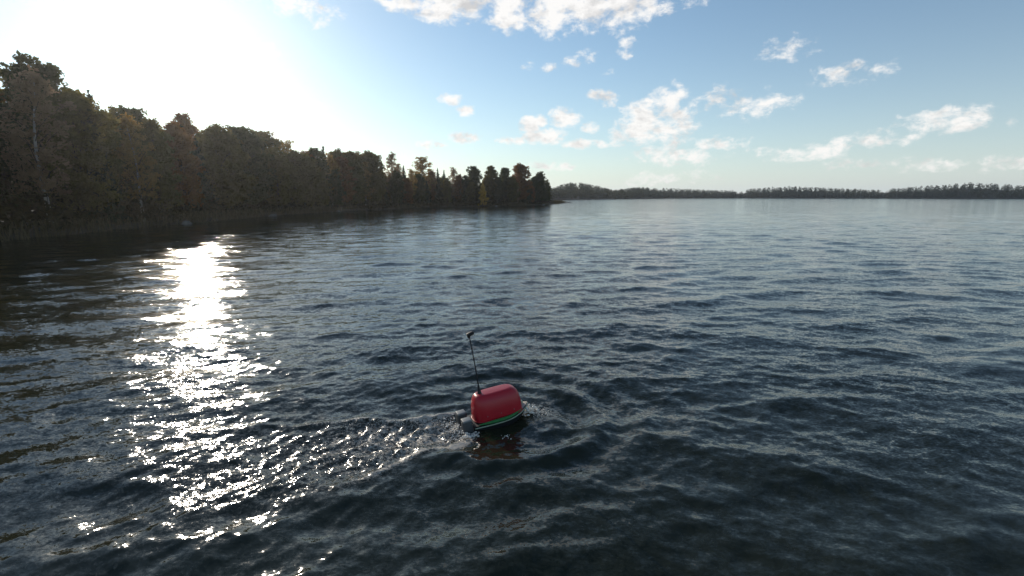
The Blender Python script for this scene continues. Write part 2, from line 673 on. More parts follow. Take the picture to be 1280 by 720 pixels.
# ------------------------------------------------------------------ foliage tools
def leaf_mat(name, col, col2, trans=0.45, scale=0.5):
    m = bpy.data.materials.new(name)
    m.use_nodes = True
    nt = m.node_tree
    nt.nodes.clear()
    N, L = nt.nodes.new, nt.links.new
    out = N('ShaderNodeOutputMaterial')
    tc = N('ShaderNodeTexCoord')
    n = N('ShaderNodeTexNoise')
    n.inputs['Scale'].default_value = scale
    n.inputs['Detail'].default_value = 5
    oi = N('ShaderNodeObjectInfo')
    ad = N('ShaderNodeVectorMath')
    ad.operation = 'ADD'
    L(tc.outputs['Object'], ad.inputs[0])
    L(oi.outputs['Location'], ad.inputs[1])
    L(ad.outputs[0], n.inputs['Vector'])
    at = N('ShaderNodeAttribute')
    at.attribute_name = 'tone'
    f = N('ShaderNodeMath')
    f.operation = 'MULTIPLY_ADD'
    L(at.outputs['Fac'], f.inputs[0])
    f.inputs[1].default_value = 0.7
    mr = N('ShaderNodeMapRange')
    mr.inputs['From Min'].default_value = 0.3
    mr.inputs['From Max'].default_value = 0.7
    mr.inputs['To Min'].default_value = -0.15
    mr.inputs['To Max'].default_value = 0.5
    L(n.outputs[0], mr.inputs['Value'])
    L(mr.outputs[0], f.inputs[2])
    mx = N('ShaderNodeMix')
    mx.data_type = 'RGBA'
    mx.inputs['A'].default_value = tuple(col) + (1,)
    mx.inputs['B'].default_value = tuple(col2) + (1,)
    L(f.outputs[0], mx.inputs['Factor'])
    d = N('ShaderNodeBsdfDiffuse')
    t = N('ShaderNodeBsdfTranslucent')
    L(mx.outputs['Result'], d.inputs[0])
    L(mx.outputs['Result'], t.inputs[0])
    ms = N('ShaderNodeMixShader')
    ms.inputs[0].default_value = trans
    L(d.outputs[0], ms.inputs[1])
    L(t.outputs[0], ms.inputs[2])
    L(ms.outputs[0], out.inputs[0])
    return m


def leaves_mesh(name, centers, sizes, seed, aspect=1.5, droop=0.0):
    """one bent four-cornered leaf spray per centre"""
    r = np.random.default_rng(seed)
    n = len(centers)
    centers = np.asarray(centers, float)
    sizes = np.asarray(sizes, float)
    a = r.normal(0, 1, (n, 3))
    a[:, 2] -= droop
    a /= np.linalg.norm(a, axis=1)[:, None]
    b = r.normal(0, 1, (n, 3))
    b -= (b * a).sum(1)[:, None] * a
    b /= np.linalg.norm(b, axis=1)[:, None]
    c = np.cross(a, b)
    s = sizes[:, None]
    la, lb = s * 0.5 * aspect * r.uniform(.7, 1.2, (n, 1)), s * 0.5 * r.uniform(.6, 1.1, (n, 1))
    v0 = centers - a * la
    v1 = centers + b * lb + c * s * 0.12 + a * la * r.uniform(-.4, .3, (n, 1))
    v2 = centers + a * la
    v3 = centers - b * lb + c * s * 0.12 + a * la * r.uniform(-.4, .3, (n, 1))
    V = np.stack([v0, v1, v2, v3], 1).reshape(-1, 3)
    F = np.arange(4 * n).reshape(n, 4)
    me = mesh_np(name, V, F, smooth=False)
    at = me.attributes.new('tone', 'FLOAT', 'FACE')
    at.data.foreach_set('value', np.clip(r.normal(0.5, 0.28, n), 0, 1).astype(np.float32))
    return me


def tube(V, F, path, radii, sides=6):
    path = [Vector(p) for p in path]
    base = len(V)
    for i, p in enumerate(path):
        d = (path[min(i + 1, len(path) - 1)] - path[max(i - 1, 0)]).normalized()
        u = d.orthogonal().normalized()
        w = d.cross(u)
        for k in range(sides):
            a = 2 * math.pi * k / sides
            V.append(tuple(p + (u * math.cos(a) + w * math.sin(a)) * radii[i]))
    for i in range(len(path) - 1):
        for k in range(sides):
            k2 = (k + 1) % sides
            F.append((base + i * sides + k, base + i * sides + k2, base + (i + 1) * sides + k2, base + (i + 1) * sides + k))


def make_tree_meshes(kind, seed):
    """returns trunk mesh, crown mesh for a tree about 12 m tall standing at the origin"""
    r = random.Random(seed)
    V, F = [], []
    cen, siz = [], []
    H = 12.0
    lean = Vector((r.uniform(-.5, .5), r.uniform(-.5, .5), 0))

    def axis(t):
        return Vector((lean.x * t * t + 0.12 * math.sin(t * 7 + seed), lean.y * t * t + 0.12 * math.cos(t * 6 + seed), H * t))
    tr = {'sapling': .14, 'birch': .15, 'spruce': .17, 'dome': .24, 'oval': .19, 'pine': .19}[kind]
    top_t = {'sapling': .85, 'birch': .97, 'spruce': .99, 'dome': .82, 'oval': .93, 'pine': .95}[kind]
    path = [Vector((0, 0, -0.6))] + [axis(top_t * i / 10) for i in range(11)]
    rad = [tr * 1.25] + [tr * (1 - 0.9 * (i / 10) ** 0.9) + 0.012 for i in range(11)]
    tube(V, F, path, rad, 7)

    def clump(c, rx, rz, n, s):
        for _ in range(n):
            d = Vector((r.gauss(0, 1), r.gauss(0, 1), r.gauss(0, 1)))
            d *= (r.random() ** 0.45) / max(d.length, 1e-3)
            cen.append((c.x + d.x * rx, c.y + d.y * rx, c.z + d.z * rz))
            siz.append(s * r.uniform(.6, 1.35))
    if kind == 'spruce':
        z = 0.9
        ti = 0
        while z < H * 0.985:
            t = z / H
            reach = (1 - t) ** 0.85 * 2.5 * r.uniform(.8, 1.12) + 0.12
            nb = 7 if t < .8 else 5
            a0 = r.uniform(0, 6.28)
            for k in range(nb):
                a = a0 + k * 6.28 / nb + r.uniform(-.25, .25)
                ln = reach * r.uniform(.7, 1.12)
                p0 = axis(t)
                p1 = p0 + Vector((math.cos(a) * ln, math.sin(a) * ln, -0.28 * ln))
                if ln > .5:
                    tube(V, F, [p0, p0.lerp(p1, .5) + Vector((0, 0, .04)), p1], [.035, .022, .008], 4)
                m = int(7 + ln * 9)
                for q in range(m):
                    f = (q + r.random()) / m
                    c = p0.lerp(p1, f)
                    wv = 0.34 * (1 - f * .6) * min(1, ln)
                    cen.append((c.x + r.gauss(0, wv * .6), c.y + r.gauss(0, wv * .6), c.z - abs(r.gauss(0, .16))))
                    siz.append(r.uniform(.22, .42) * (0.7 + .3 * (1 - t)))
            z += 0.34 + 0.10 * r.random()
        clump(axis(.985), .08, .28, 14, .18)
    else:
        P = {'sapling': dict(lo=.06, hi=.95, n=17, wid=3.4, sh=lambda u: (1 - u) ** .45, up=.5, cl=1.25, nl=60, s=.62),
             'dome': dict(lo=.14, hi=.97, n=72, wid=3.3, sh=lambda u: (math.sin(math.pi * min(1, .12 + u * .84)) ** .62), up=.75, cl=.80, nl=80, s=.26),
             'oval': dict(lo=.16, hi=.98, n=72, wid=2.35, sh=lambda u: (math.sin(math.pi * min(1, .14 + u * .82)) ** .7), up=1.0, cl=.66, nl=70, s=.24),
             'birch': dict(lo=.24, hi=.99, n=46, wid=1.9, sh=lambda u: (math.sin(math.pi * min(1, .15 + u * .80)) ** .8), up=1.25, cl=.58, nl=40, s=.20),
             'pine': dict(lo=.48, hi=.98, n=20, wid=2.2, sh=lambda u: (math.sin(math.pi * min(1, .22 + u * .70)) ** .6), up=.35, cl=.78, nl=92, s=.27)}[kind]
        for i in range(P['n']):
            u = (i + r.random()) / P['n']
            t1 = P['lo'] + (P['hi'] - P['lo']) * u
            a = i * 2.4 + r.uniform(-.5, .5)
            reach = P['wid'] * P['sh'](u) * r.uniform(.42, 1.12)
            tip = Vector((axis(t1).x + math.cos(a) * reach, axis(t1).y + math.sin(a) * reach, t1 * H + r.uniform(-.3, .3)))
            tb = max(.07, min(top_t * .96, t1 - P['up'] * reach / H))
            p0 = axis(tb)
            mid = p0.lerp(tip, .55) + Vector((r.uniform(-.2, .2), r.uniform(-.2, .2), .18 * reach))
            rb = (.028 + .018 * reach) * (.6 if kind == 'birch' else 1)
            tube(V, F, [p0, mid, tip], [rb, rb * .6, .010], 5)
            for q in range(3):
                f = r.uniform(.45, .95)
                s0 = mid.lerp(tip, (f - .45) / .55)
                s1 = s0 + Vector((r.uniform(-1, 1), r.uniform(-1, 1), r.uniform(-.2, .8))) * P['cl'] * .9
                tube(V, F, [s0, s1], [rb * .35, .006], 4)
                clump(s1, P['cl'] * .62, P['cl'] * .5, int(P['nl'] * .33), P['s'])
            clump(tip, P['cl'], P['cl'] * .72, int(P['nl'] * r.uniform(.5, 1.15)), P['s'])
            if reach > 1.2 and kind != 'birch':
                clump(mid, P['cl'] * .9, P['cl'] * .6, int(P['nl'] * .5), P['s'])
        for i in range({'pine': 6, 'sapling': 0}.get(kind, 16)):
            u = (i + .5) / 16 if kind != 'pine' else .3 + (i + .5) / 9
            t1 = P['lo'] + (P['hi'] - P['lo']) * u * .96
            rr = P['wid'] * P['sh'](u) * (.52 if kind != 'birch' else .4)
            c = axis(min(t1, top_t))
            c.z = t1 * H
            clump(c + Vector((r.uniform(-.3, .3), r.uniform(-.3, .3), 0)) * rr, max(.35, rr), .6, int(P['nl'] * (.9 if kind != 'birch' else .6)), P['s'])
        clump(axis(top_t) + Vector((0, 0, .2)), .55 if kind != 'birch' else .35, .6, int(P['nl'] * .8), P['s'])
    tm = mesh_np('trunk', V, F)
    tm.polygons.foreach_set('material_index', np.array([0 if i < 77 else 1 for i in range(len(F))], dtype=np.int32))
    cm = leaves_mesh('crown', cen, siz, seed, 1.5, 0.35 if kind == 'birch' else 0)
    return tm, cm


BARK = simple_mat('grey_brown_bark', (0.05, 0.04, 0.032), 0.9, 0.2, 0.35, 3)
BIRCH_BARK = simple_mat('white_birch_bark', (0.42, 0.39, 0.35), 0.8, 0.2, 0.5, 2.2)
LEAF = {
    'olive': leaf_mat('olive_leaves', (0.095, 0.086, 0.022), (0.215, 0.172, 0.046), .65),
    'dark': leaf_mat('dark_green_leaves', (0.046, 0.060, 0.022), (0.115, 0.115, 0.040), .6),
    'needle': leaf_mat('spruce_needles', (0.020, 0.032, 0.018), (0.050, 0.062, 0.030), 0.3),
    'rust': leaf_mat('rust_leaves', (0.170, 0.072, 0.022), (0.300, 0.150, 0.042), 0.62),
    'gold': leaf_mat('golden_birch_leaves', (0.27, 0.165, 0.045), (0.44, 0.28, 0.080), 0.6),
    'pale': leaf_mat('pale_pinkish_leaves', (0.27, 0.175, 0.095), (0.40, 0.27, 0.15), 0.6),
    'yellow': leaf_mat('sunlit_yellow_leaves', (0.34, 0.15, 0.02), (0.85, 0.60, 0.10), 0.5, 1.6),  # sunlight put into the leaf colour; trees behind block the real sun
}
PROTO = {}


def proto(kind, v):
    if (kind, v) not in PROTO:
        PROTO[(kind, v)] = make_tree_meshes(kind, 100 + v * 17 + hash_kind(kind))
    return PROTO[(kind, v)]


def hash_kind(k):
    return {'sapling': 6, 'birch': 1, 'spruce': 2, 'dome': 3, 'oval': 4, 'pine': 5}[k]


TREE_NAMES = {'sapling': 'yellow_sapling', 'birch': 'birch_tree', 'spruce': 'spruce_tree', 'dome': 'alder_tree', 'oval': 'aspen_tree', 'pine': 'pine_tree'}


def plant_tree(kind, v, leaf, x, y, z, height, wide, rz, label, group=None):
    tm, cm = proto(kind, v)
    root = empty(TREE_NAMES[kind], (x, y, z), rz)
    s = height / 12.0
    root.scale = (s * wide, s * wide, s)
    t = link('trunk', tm, None, root)
    if not tm.materials:
        tm.materials.append(BARK)
        tm.materials.append(BARK)
    t.material_slots[0].link = 'OBJECT'
    t.material_slots[0].material = BIRCH_BARK if kind == 'birch' else BARK
    c = link('crown', cm, None, root)
    if not cm.materials:
        cm.materials.append(LEAF['olive'])
    c.material_slots[0].link = 'OBJECT'
    c.material_slots[0].material = LEAF[leaf]
    tag(root, label, 'tree', group)
    return root


def spot(px, back):
    """a point `back` metres behind the waterline along the sight line of a picture column"""
    sx, sy = shore_interp(px)
    L_ = math.hypot(sx, sy)
    k = (L_ + back) / L_
    x, y = sx * k, sy * k
    # distance to the waterline
    d = 1e9
    for (x0, y0), (x1, y1) in zip(SHORE[:-1], SHORE[1:]):
        ex, ey = x1 - x0, y1 - y0
        t = max(0, min(1, ((x - x0) * ex + (y - y0) * ey) / (ex * ex + ey * ey)))
        d = min(d, math.hypot(x - x0 - ex * t, y - y0 - ey * t))
    return x, y, d


def tree_at(px, top_y, back, kind, v, leaf, wide, label, group=None, rz=None):
    x, y, d = spot(px, back)
    z = land_height(d) - 0.08
    if x > 4:
        z = min(z, 0.4)
    depth = y * math.cos(PITCH) + CAM_H * math.sin(PITCH)
    h = CAM_H + (245 - top_y) / FPX * depth * 1.02 - z
    return plant_tree(kind, v, leaf, x, y, z, h, wide, rz if rz is not None else (px * 0.37) % 6.28, label, group)


COLOUR = {'olive': 'olive green leafy tree', 'dark': 'dark green leafy tree', 'needle': 'dark pointed spruce', 'gold': 'slender golden birch', 'rust': 'rust brown autumn tree', 'pale': 'thin pale birch'}

# trees one can single out in the photograph
tree_at(675, 217, 5.0, 'dome', 1, 'dark', 1.05, 'round dark tree standing last on the tip of the wooded point')
tree_at(649, 207, 7.0, 'dome', 2, 'rust', 0.98, 'broad rust brown tree beside the round dark tree on the point')
tree_at(632, 211, 8.0, 'oval', 1, 'dark', 1.0, 'dark oval tree leaning on the broad rust brown tree')
tree_at(615, 210, 9.0, 'oval', 2, 'olive', 1.15, 'tall olive tree behind the bright yellow sapling')
tree_at(594, 209, 8.0, 'dome', 3, 'dark', 0.85, 'dark dome crowned tree left of the bright yellow sapling')
tree_at(604, 231, 2.0, 'sapling', 1, 'yellow', 0.75, 'small bright yellow sapling with sunlight put into its leaf colour, against dark trees')
tree_at(568, 212, 9.0, 'birch', 1, 'pale', 1.1, 'pale pinkish birch with thin leaves above dark spruces')
tree_at(530, 200, 10.0, 'birch', 2, 'gold', 1.75, 'broad golden brown birch rising above the wood, sky showing through')
tree_at(490, 195, 9.0, 'birch', 3, 'pale', 1.0, 'tall thin pale birch with a wispy top in a gap')
tree_at(646, 236, 3.0, 'birch', 1, 'pale', 0.8, 'small pale birch with white trunk before the rust brown tree')
tree_at(665, 232, 4.0, 'oval', 2, 'rust', 1.0, 'low rust brown tree between the two last trees of the point')

front = [
    (440, 192, 6, 'oval', 1, 'olive', 1.2, 'tall olive tree where the point meets the tall near stand'),
    (452, 195, 8, 'dome', 1, 'olive', .9, 'dome crowned olive tree behind the golden birch of the olive clump'),
    (463, 193, 7, 'dome', 2, 'olive', .95, 'highest dome crowned olive tree of the olive clump'),
    (472, 198, 6, 'oval', 3, 'olive', .95, 'olive tree ending the olive clump beside the gap with the wispy birch'),
    (481, 210, 6, 'spruce', 1, 'needle', 1.0, 'pointed spruce between the olive clump and the wispy pale birch'),
    (500, 208, 8, 'birch', 2, 'pale', 1.0, 'pale birch between the wispy birch and a pointed spruce'),
    (506, 209, 7, 'spruce', 2, 'needle', .9, 'pointed spruce between a pale birch and a small golden birch'),
    (515, 214, 8, 'birch', 1, 'gold', 1.1, 'small golden birch beside the broad golden brown birch'),
    (541, 215, 9, 'oval', 1, 'rust', .9, 'rust brown tree between the broad golden birch and twin spruces'),
    (548, 212, 8, 'spruce', 1, 'needle', .85, 'twin spruce nearer the rust brown tree, its tip against the sky'),
    (556, 214, 8, 'spruce', 2, 'needle', .85, 'twin spruce nearer the pale pinkish birch, its tip against the sky'),
    (575, 220, 8, 'oval', 3, 'rust', 1.0, 'rust brown tree beside the pale pinkish birch'),
    (582, 221, 7, 'oval', 2, 'dark', 1.0, 'dark tree between rust brown tree and dark dome crowned tree'),
    (524, 218, 6, 'dome', 3, 'dark', .85, 'dark bushy tree in front of the broad golden brown birch'),
    (560, 224, 5, 'oval', 2, 'olive', 1.0, 'low olive tree in front of the twin spruces'),
    (495, 216, 5, 'dome', 1, 'dark', .85, 'low dark tree in front of the wispy pale birch'),
    (623, 222, 6, 'oval', 1, 'dark', 1.0, 'lower dark tree before the tall olive tree and dark oval tree'),
    (640, 222, 5, 'dome', 3, 'olive', .9, 'olive bushy tree below the broad rust brown tree'),
    (660, 226, 6, 'dome', 1, 'dark', .9, 'dark bushy tree joining the broad rust brown tree to the last tree'),
    (684, 228, 4, 'oval', 3, 'dark', 1.0, 'low dark tree at the foot of the last round tree'),
    (668, 222, 8, 'oval', 1, 'dark', 1.0, 'dark oval tree just behind the last round tree of the point'),
    (588, 228, 5, 'oval', 1, 'olive', 1.1, 'low olive tree in front of the dark dome crowned tree'),
    (535, 226, 5, 'spruce', 1, 'needle', 1.1, 'low broad spruce under the broad golden brown birch'),
    (448, 214, 4, 'oval', 2, 'olive', 1.2, 'lower olive tree at the water side of the olive clump, near the tall stand'),
    (468, 218, 4, 'oval', 1, 'olive', 1.2, 'lowest olive tree at the water side of the olive clump'),
    (458, 206, 5, 'birch', 1, 'gold', 1.2, 'golden birch standing in the olive clump'),
    (510, 224, 4, 'oval', 2, 'rust', 1.1, 'low rust brown tree in front of the small golden birch'),
    (608, 222, 11, 'dome', 1, 'olive', .8, 'olive dome crowned tree just behind the bright yellow sapling'),
]
front += [
    (398, 190, 7, 'oval', 2, 'dark', 1.1, 'dark oval tree filling the dip between the near stand and the point'),
    (408, 186, 8, 'spruce', 1, 'needle', 1.0, 'tall spruce in the dip between the near stand and the point'),
    (416, 196, 6, 'birch', 1, 'gold', 1.2, 'golden birch in the dip between the near stand and the point'),
    (424, 191, 8, 'oval', 3, 'olive', 1.1, 'olive tree in the dip, beside the tall olive tree of the point'),
    (432, 198, 5, 'oval', 1, 'rust', 1.1, 'rust brown tree at the foot of the tall olive tree of the point'),
    (404, 212, 4, 'dome', 2, 'olive', .8, 'low olive bushy tree at the waterline of the dip'),
    (421, 214, 4, 'dome', 1, 'dark', .8, 'low dark bushy tree at the waterline of the dip'),
]
for (px, ty, back, kind, v, leaf, wide, lab) in front:
    tree_at(px, ty, back, kind, v, leaf, wide, lab, 'front trees of the wooded point')

# second and third rank behind them, and the wood going on along the shore beyond the left edge
rt = random.Random(77)
KINDS = [('oval', 'olive'), ('dome', 'dark'), ('spruce', 'needle'), ('oval', 'dark'), ('birch', 'gold'), ('oval', 'rust'), ('spruce', 'needle'), ('dome', 'olive'), ('birch', 'pale')]
for px in range(446, 672, 9):
    for rank in (0, 1):
        kind, leaf = rt.choice(KINDS[:4] + KINDS[5:8])
        lab = COLOUR[leaf] + (' just behind the front trees of the point' if rank == 0 else ' in the deep back rank of the point')
        grp = lab.replace(' tree ', ' trees ').replace(' birch ', ' birches ').replace(' spruce ', ' spruces ')
        ty = np.interp(px, [438, 475, 500, 530, 560, 590, 650, 690], [203, 208, 219, 218, 222, 224, 220, 228]) + rt.uniform(1, 8)
        tree_at(px + rt.uniform(-4, 4), ty, 13 + rank * 7 + rt.uniform(-2, 2), kind, rt.randint(1, 3), leaf, rt.uniform(1.0, 1.25), lab, grp)

# invented near stand, set close to block sun glare: planting left of the photograph's strip
def plant_along(x0, y0, x1, y1, n, backs, hmin, hmax):
    ex, ey = x1 - x0, y1 - y0
    ln = math.hypot(ex, ey)
    nx, ny = -ey / ln, ex / ln
    for i in range(n):
        for bk in backs:
            t = (i + rt.random()) / n
            d = bk + rt.uniform(-1.2, 1.2)
            x, y = x0 + ex * t + nx * d, y0 + ey * t + ny * d
            kind, leaf = rt.choice(KINDS)
            lab = COLOUR[leaf] + {0: ' on the water side of the tall near stand', 1: ' in the middle of the tall near stand', 2: ' at the back of the tall near stand'}[backs.index(bk)]
            grp = lab.replace(' tree ', ' trees ').replace(' birch ', ' birches ').replace(' spruce ', ' spruces ')
            h = rt.uniform(hmin, hmax) * (0.86 if kind == 'spruce' and rt.random() < .5 else 1)
            plant_tree(kind, rt.randint(1, 3), leaf, x, y, land_height(d) - .08, h, rt.uniform(.9, 1.2), rt.uniform(0, 6.28), lab, grp)


for (ax, ay), (bx, by) in zip(SHORE[2:8], SHORE[3:9]):
    plant_along(ax, ay, bx, by, 4, (4.2, 8.5, 14), 9.5, 15.0)


# ------------------------------------------------------------------ undergrowth, reeds, shore stones
def shore_samples(step, i0=2):
    pts = []
    for (x0, y0), (x1, y1) in list(zip(SHORE[:-1], SHORE[1:]))[i0:]:
        ln = math.hypot(x1 - x0, y1 - y0)
        n = max(1, int(ln / step))
        for q in range(n):
            t = (q + .5) / n
            pts.append((x0 + (x1 - x0) * t, y0 + (y1 - y0) * t, -(y1 - y0) / ln, (x1 - x0) / ln))
    return pts


def build_undergrowth():
    r = np.random.default_rng(9)
    cen, siz = [], []
    for (x, y, nx, ny) in shore_samples(1.15):
        for d0 in (2.4, 4.6, 8.0, 12):
            d = d0 + r.uniform(-.8, .8)
            h = r.uniform(.9, 2.6) * (0.7 if d0 < 3 else 1.25)
            if x > 9:
                h *= .7
                d = min(d, 4)
            if x > 17:
                h *= .35
                d = min(d, 2.0)
            c = np.array([x + nx * d + r.normal(0, .4), y + ny * d + r.normal(0, .4)])
            n = int(55 * h / 1.6)
            q = r.normal(0, 1, (n, 3)) * np.array([.75, .75, .36 * h])
            zz = np.abs(q[:, 2] + h * .55) + land_height(d)
            cen.append(np.stack([c[0] + q[:, 0], c[1] + q[:, 1], zz], 1))
            siz.append(r.uniform(.2, .46, n))
    me = leaves_mesh('undergrowth', np.concatenate(cen), np.concatenate(siz), 4)
    o = link('undergrowth', me, leaf_mat('undergrowth_leaves', (0.026, 0.026, 0.012), (0.085, 0.062, 0.024), .4, .25))
    tag(o, 'dark tangle of bushes and undergrowth below the lakeside trees', 'undergrowth', kind='stuff')


build_undergrowth()


def build_reeds():
    r = np.random.default_rng(19)
    V, F = [], []
    for (x, y, nx, ny) in shore_samples(0.5):
        dens = 9 + 9 * math.sin(x * .31 + 1.2) + 6 * math.sin(y * .23)
        if x > 19:
            dens *= .5
        for k in range(int(max(2, dens))):
            d = r.uniform(-.6, 2.2)
            px, py = x + nx * d + r.normal(0, .3), y + ny * d + r.normal(0, .3)
            h = r.uniform(.5, 1.25) * (.7 if x > 17 else 1)
            a = r.uniform(0, 6.28)
            lean = r.normal(0, .16, 2)
            w = r.uniform(.02, .045)
            ca, sa = math.cos(a) * w, math.sin(a) * w
            b = len(V)
            V += [(px - ca, py - sa, -.25), (px + ca, py + sa, -.25), (px + lean[0] + ca * .4, py + lean[1] + sa * .4, h), (px + lean[0] * 1.3 - ca * .2, py + lean[1] * 1.3, h * 1.04)]
            F.append((b, b + 1, b + 2, b + 3))
    me = mesh_np('reeds', V, F, False)
    at = me.attributes.new('tone', 'FLOAT', 'FACE')
    at.data.foreach_set('value', r.uniform(0, 1, len(F)).astype(np.float32))
    o = link('reeds', me, leaf_mat('dry_reeds', (0.075, 0.058, 0.030), (0.17, 0.135, 0.075), .35, .4))
    tag(o, 'dry brown reeds fringing the water below the wood', 'reeds', kind='stuff')


build_reeds()

STONE = simple_mat('grey_lichen_stone', (0.13, 0.125, 0.115), 0.9, 0.3, 0.45, 2.5, 0.5)


def stone_mesh(seed):
    bm = bmesh.new()
    bmesh.ops.create_icosphere(bm, subdivisions=3, radius=1)
    r = np.random.default_rng(seed)
    ph = r.uniform(0, 6.28, 9)
    for v in bm.verts:
        c = v.co
        f = 1 + .16 * math.sin(2.3 * c.x + ph[0]) + .13 * math.sin(3.1 * c.y + ph[1]) + .1 * math.sin(4.2 * c.z + 3 * c.x + ph[2]) + .05 * math.sin(9 * c.x + 7 * c.y + ph[3])
        v.co = Vector((c.x * f, c.y * f * .8, c.z * f * .6))
    me = bpy.data.meshes.new('shore_stone')
    bm.to_mesh(me)
    bm.free()
    for p in me.polygons:
        p.use_smooth = True
    me.materials.append(STONE)
    return me


SM = [stone_mesh(i) for i in range(3)]
rs = random.Random(5)
for i, (x, y, s) in enumerate([(24.6, 214.5, .8), (23.2, 211.5, .55), (25.9, 216, .45), (20.6, 199, .6), (10.6, 164.8, .5), (-4.6, 141.0, .45), (-33.6, 94.0, .5), (-35.9, 72.5, .6), (-35.2, 52.2, .55)]):
    o = link('shore_stone', SM[i % 3])
    o.location = (x, y, 0.04)
    o.scale = (s, s * rs.uniform(.8, 1.2), s * .8)
    o.rotation_euler = (0, 0, rs.uniform(0, 6))
    if i < 3:
        tag(o, 'low dark stone awash off the tip of the wooded point', 'stone', 'stones off the tip of the point')
    else:
        tag(o, 'grey stone at the waterline in front of the reeds', 'stone', 'stones along the reedy waterline')


# ------------------------------------------------------------------ far shore
FAR = [(-420, 300), (-330, 420), (-160, 440), (-40, 400), (38, 408), (70, 440), (112, 500), (160, 560), (219, 640), (320, 660), (460, 600), (560, 500), (640, 380), (700, 220), (720, 40)]


def far_pts(step):
    out = []
    for (x0, y0), (x1, y1) in zip(FAR[:-1], FAR[1:]):
        ln = math.hypot(x1 - x0, y1 - y0)
        n = max(1, int(ln / step))
        for q in range(n):
            t = q / n
            out.append((x0 + (x1 - x0) * t, y0 + (y1 - y0) * t, -(y1 - y0) / ln, (x1 - x0) / ln))
    return out


def far_rise(x, y):
    px = 640 + FPX * x / max(60, y)
    return float(np.interp(px, [600, 690, 705, 722, 740, 765, 785, 800, 842, 900, 980, 1080, 1200, 1300],
                           [5.0, 4.0, 8.5, 11.0, 8.5, 3.0, 6.2, 8.2, 6.4, 4.2, 10.0, 4.5, 12.0, 6.0]))


def build_far():
    pts = far_pts(8)
    rows = [(0, -.3), (3, .5), (14, .25), (30, .75), (55, 1.0), (140, 1.1)]
    V, F = [], []
    for (x, y, nx, ny) in pts:
        rise = far_rise(x, y)
        for j, (d, k) in enumerate(rows):
            rise = far_rise(x + nx * d, y + ny * d)
            V.append((x + nx * d, y + ny * d, k if j < 2 else k * rise))
    m = len(rows)
    for i in range(len(pts) - 1):
        for j in range(m - 1):
            F.append((i * m + j, (i + 1) * m + j, (i + 1) * m + j + 1, i * m + j + 1))
    o = link('far_shore_ground', mesh_np('far_shore_ground', V, F), bpy.data.materials['forest_floor'])
    tag(o, kind='structure')
    r = np.random.default_rng(8)
    cen, siz = [], []
    for (x, y, nx, ny) in far_pts(2.8):
        rise = far_rise(x, y)
        for d, g in ((3, .1), (10, .2), (20, .45), (32, .78), (48, .95)):
            dd = d + r.uniform(-2.5, 2.5)
            cx, cy = x + nx * dd + r.normal(0, 1.5), y + ny * dd + r.normal(0, 1.5)
            h = r.uniform(5.8, 7.4)
            if r.random() < .05:
                h *= 1.1
            con = r.random() < .08
            n = 58
            u = r.uniform(0.0, 1, n)
            wid = (1.9 * (1 - u) ** .8 + .15) if con else (2.7 * np.sin(np.pi * np.clip(.12 + u * .85, 0, 1)) ** .6)
            a = r.uniform(0, 6.28, n)
            rr = wid * r.uniform(.3, 1.05, n)
            z0 = far_rise(cx, cy) * g
            cen.append(np.stack([cx + rr * np.cos(a), cy + rr * np.sin(a), z0 + .3 + u * h], 1))
            siz.append(r.uniform(.8, 1.4, n) * (1.1 - .45 * u))
    me = leaves_mesh('far_forest', np.concatenate(cen), np.concatenate(siz), 14)
    o = link('far_forest', me, leaf_mat('far_forest_leaves', (0.024, 0.032, 0.018), (0.070, 0.066, 0.030), .4, .035))
    tag(o, 'low dark mixed forest covering the far shore of the lake', 'forest', kind='stuff')


build_far()


# ------------------------------------------------------------------ the red remote boat
def surf_z(x, y):
    X = np.array([x], float)
    r = surface(X, np.array([y], float), np.array([.025]))
    return float(r[2][0])


RED = simple_mat('glossy_red_fibreglass', (0.42, 0.011, 0.022), 0.36, 0.45, 0.12, 5, 0.0, 0.08)
GREEN = simple_mat('green_rope', (0.022, 0.17, 0.042), 0.6, 0.4, 0.25, 60, 0.4)
HULLM = simple_mat('dark_grey_hull', (0.016, 0.017, 0.019), 0.4, 0.5, 0.2, 9)
RIM = simple_mat('pale_grey_rim', (0.30, 0.37, 0.27), 0.5, 0.5, 0.15, 20)
DARKDECK = simple_mat('dark_deck', (0.03, 0.032, 0.034), 0.6, 0.4, 0.2, 20)
DECK = simple_mat('cream_deck', (0.55, 0.47, 0.38), 0.6, 0.4, 0.12, 14)
SLATE = simple_mat('slate_grey_plastic', (0.040, 0.047, 0.052), 0.45, 0.5, 0.12, 30, 0.05)
CAPG = simple_mat('light_grey_plastic', (0.18, 0.195, 0.20), 0.5, 0.5, 0.12, 30)
BLACK = simple_mat('black_rubber', (0.012, 0.012, 0.014), 0.55, 0.4, 0.2, 40)
LENS = simple_mat('dark_lens_glass', (0.01, 0.01, 0.012), 0.08, 0.6, 0.05, 10)

zb = surf_z(*BOAT_POS)
boat = empty('remote_boat', (BOAT_POS[0], BOAT_POS[1], zb + 0.005))
boat.scale = (1.05, 1.05, 1.05)
boat.rotation_euler = (R(-2), R(-6.5), BOAT_YAW)
tag(boat, 'small red hooded remote boat with tall black antenna riding the lake waves', 'boat')


def half_beam(s):
    """deck outline: s from -0.34 (transom) to 0.47 (bow)"""
    u = (s + 0.34) / 0.81
    return 0.215 * (0.86 + 0.14 * math.sin(math.pi * min(1, u * 1.15))) * max(0.0, 1 - max(0, (u - 0.45) / 0.55) ** 2.3) ** 0.75


def bm_obj(name, bm, mat, parent, smooth=True):
    me = bpy.data.meshes.new(name)
    bmesh.ops.recalc_face_normals(bm, faces=bm.faces)
    bm.to_mesh(me)
    bm.free()
    for p in me.polygons:
        p.use_smooth = smooth
    return link(name, me, mat, parent)


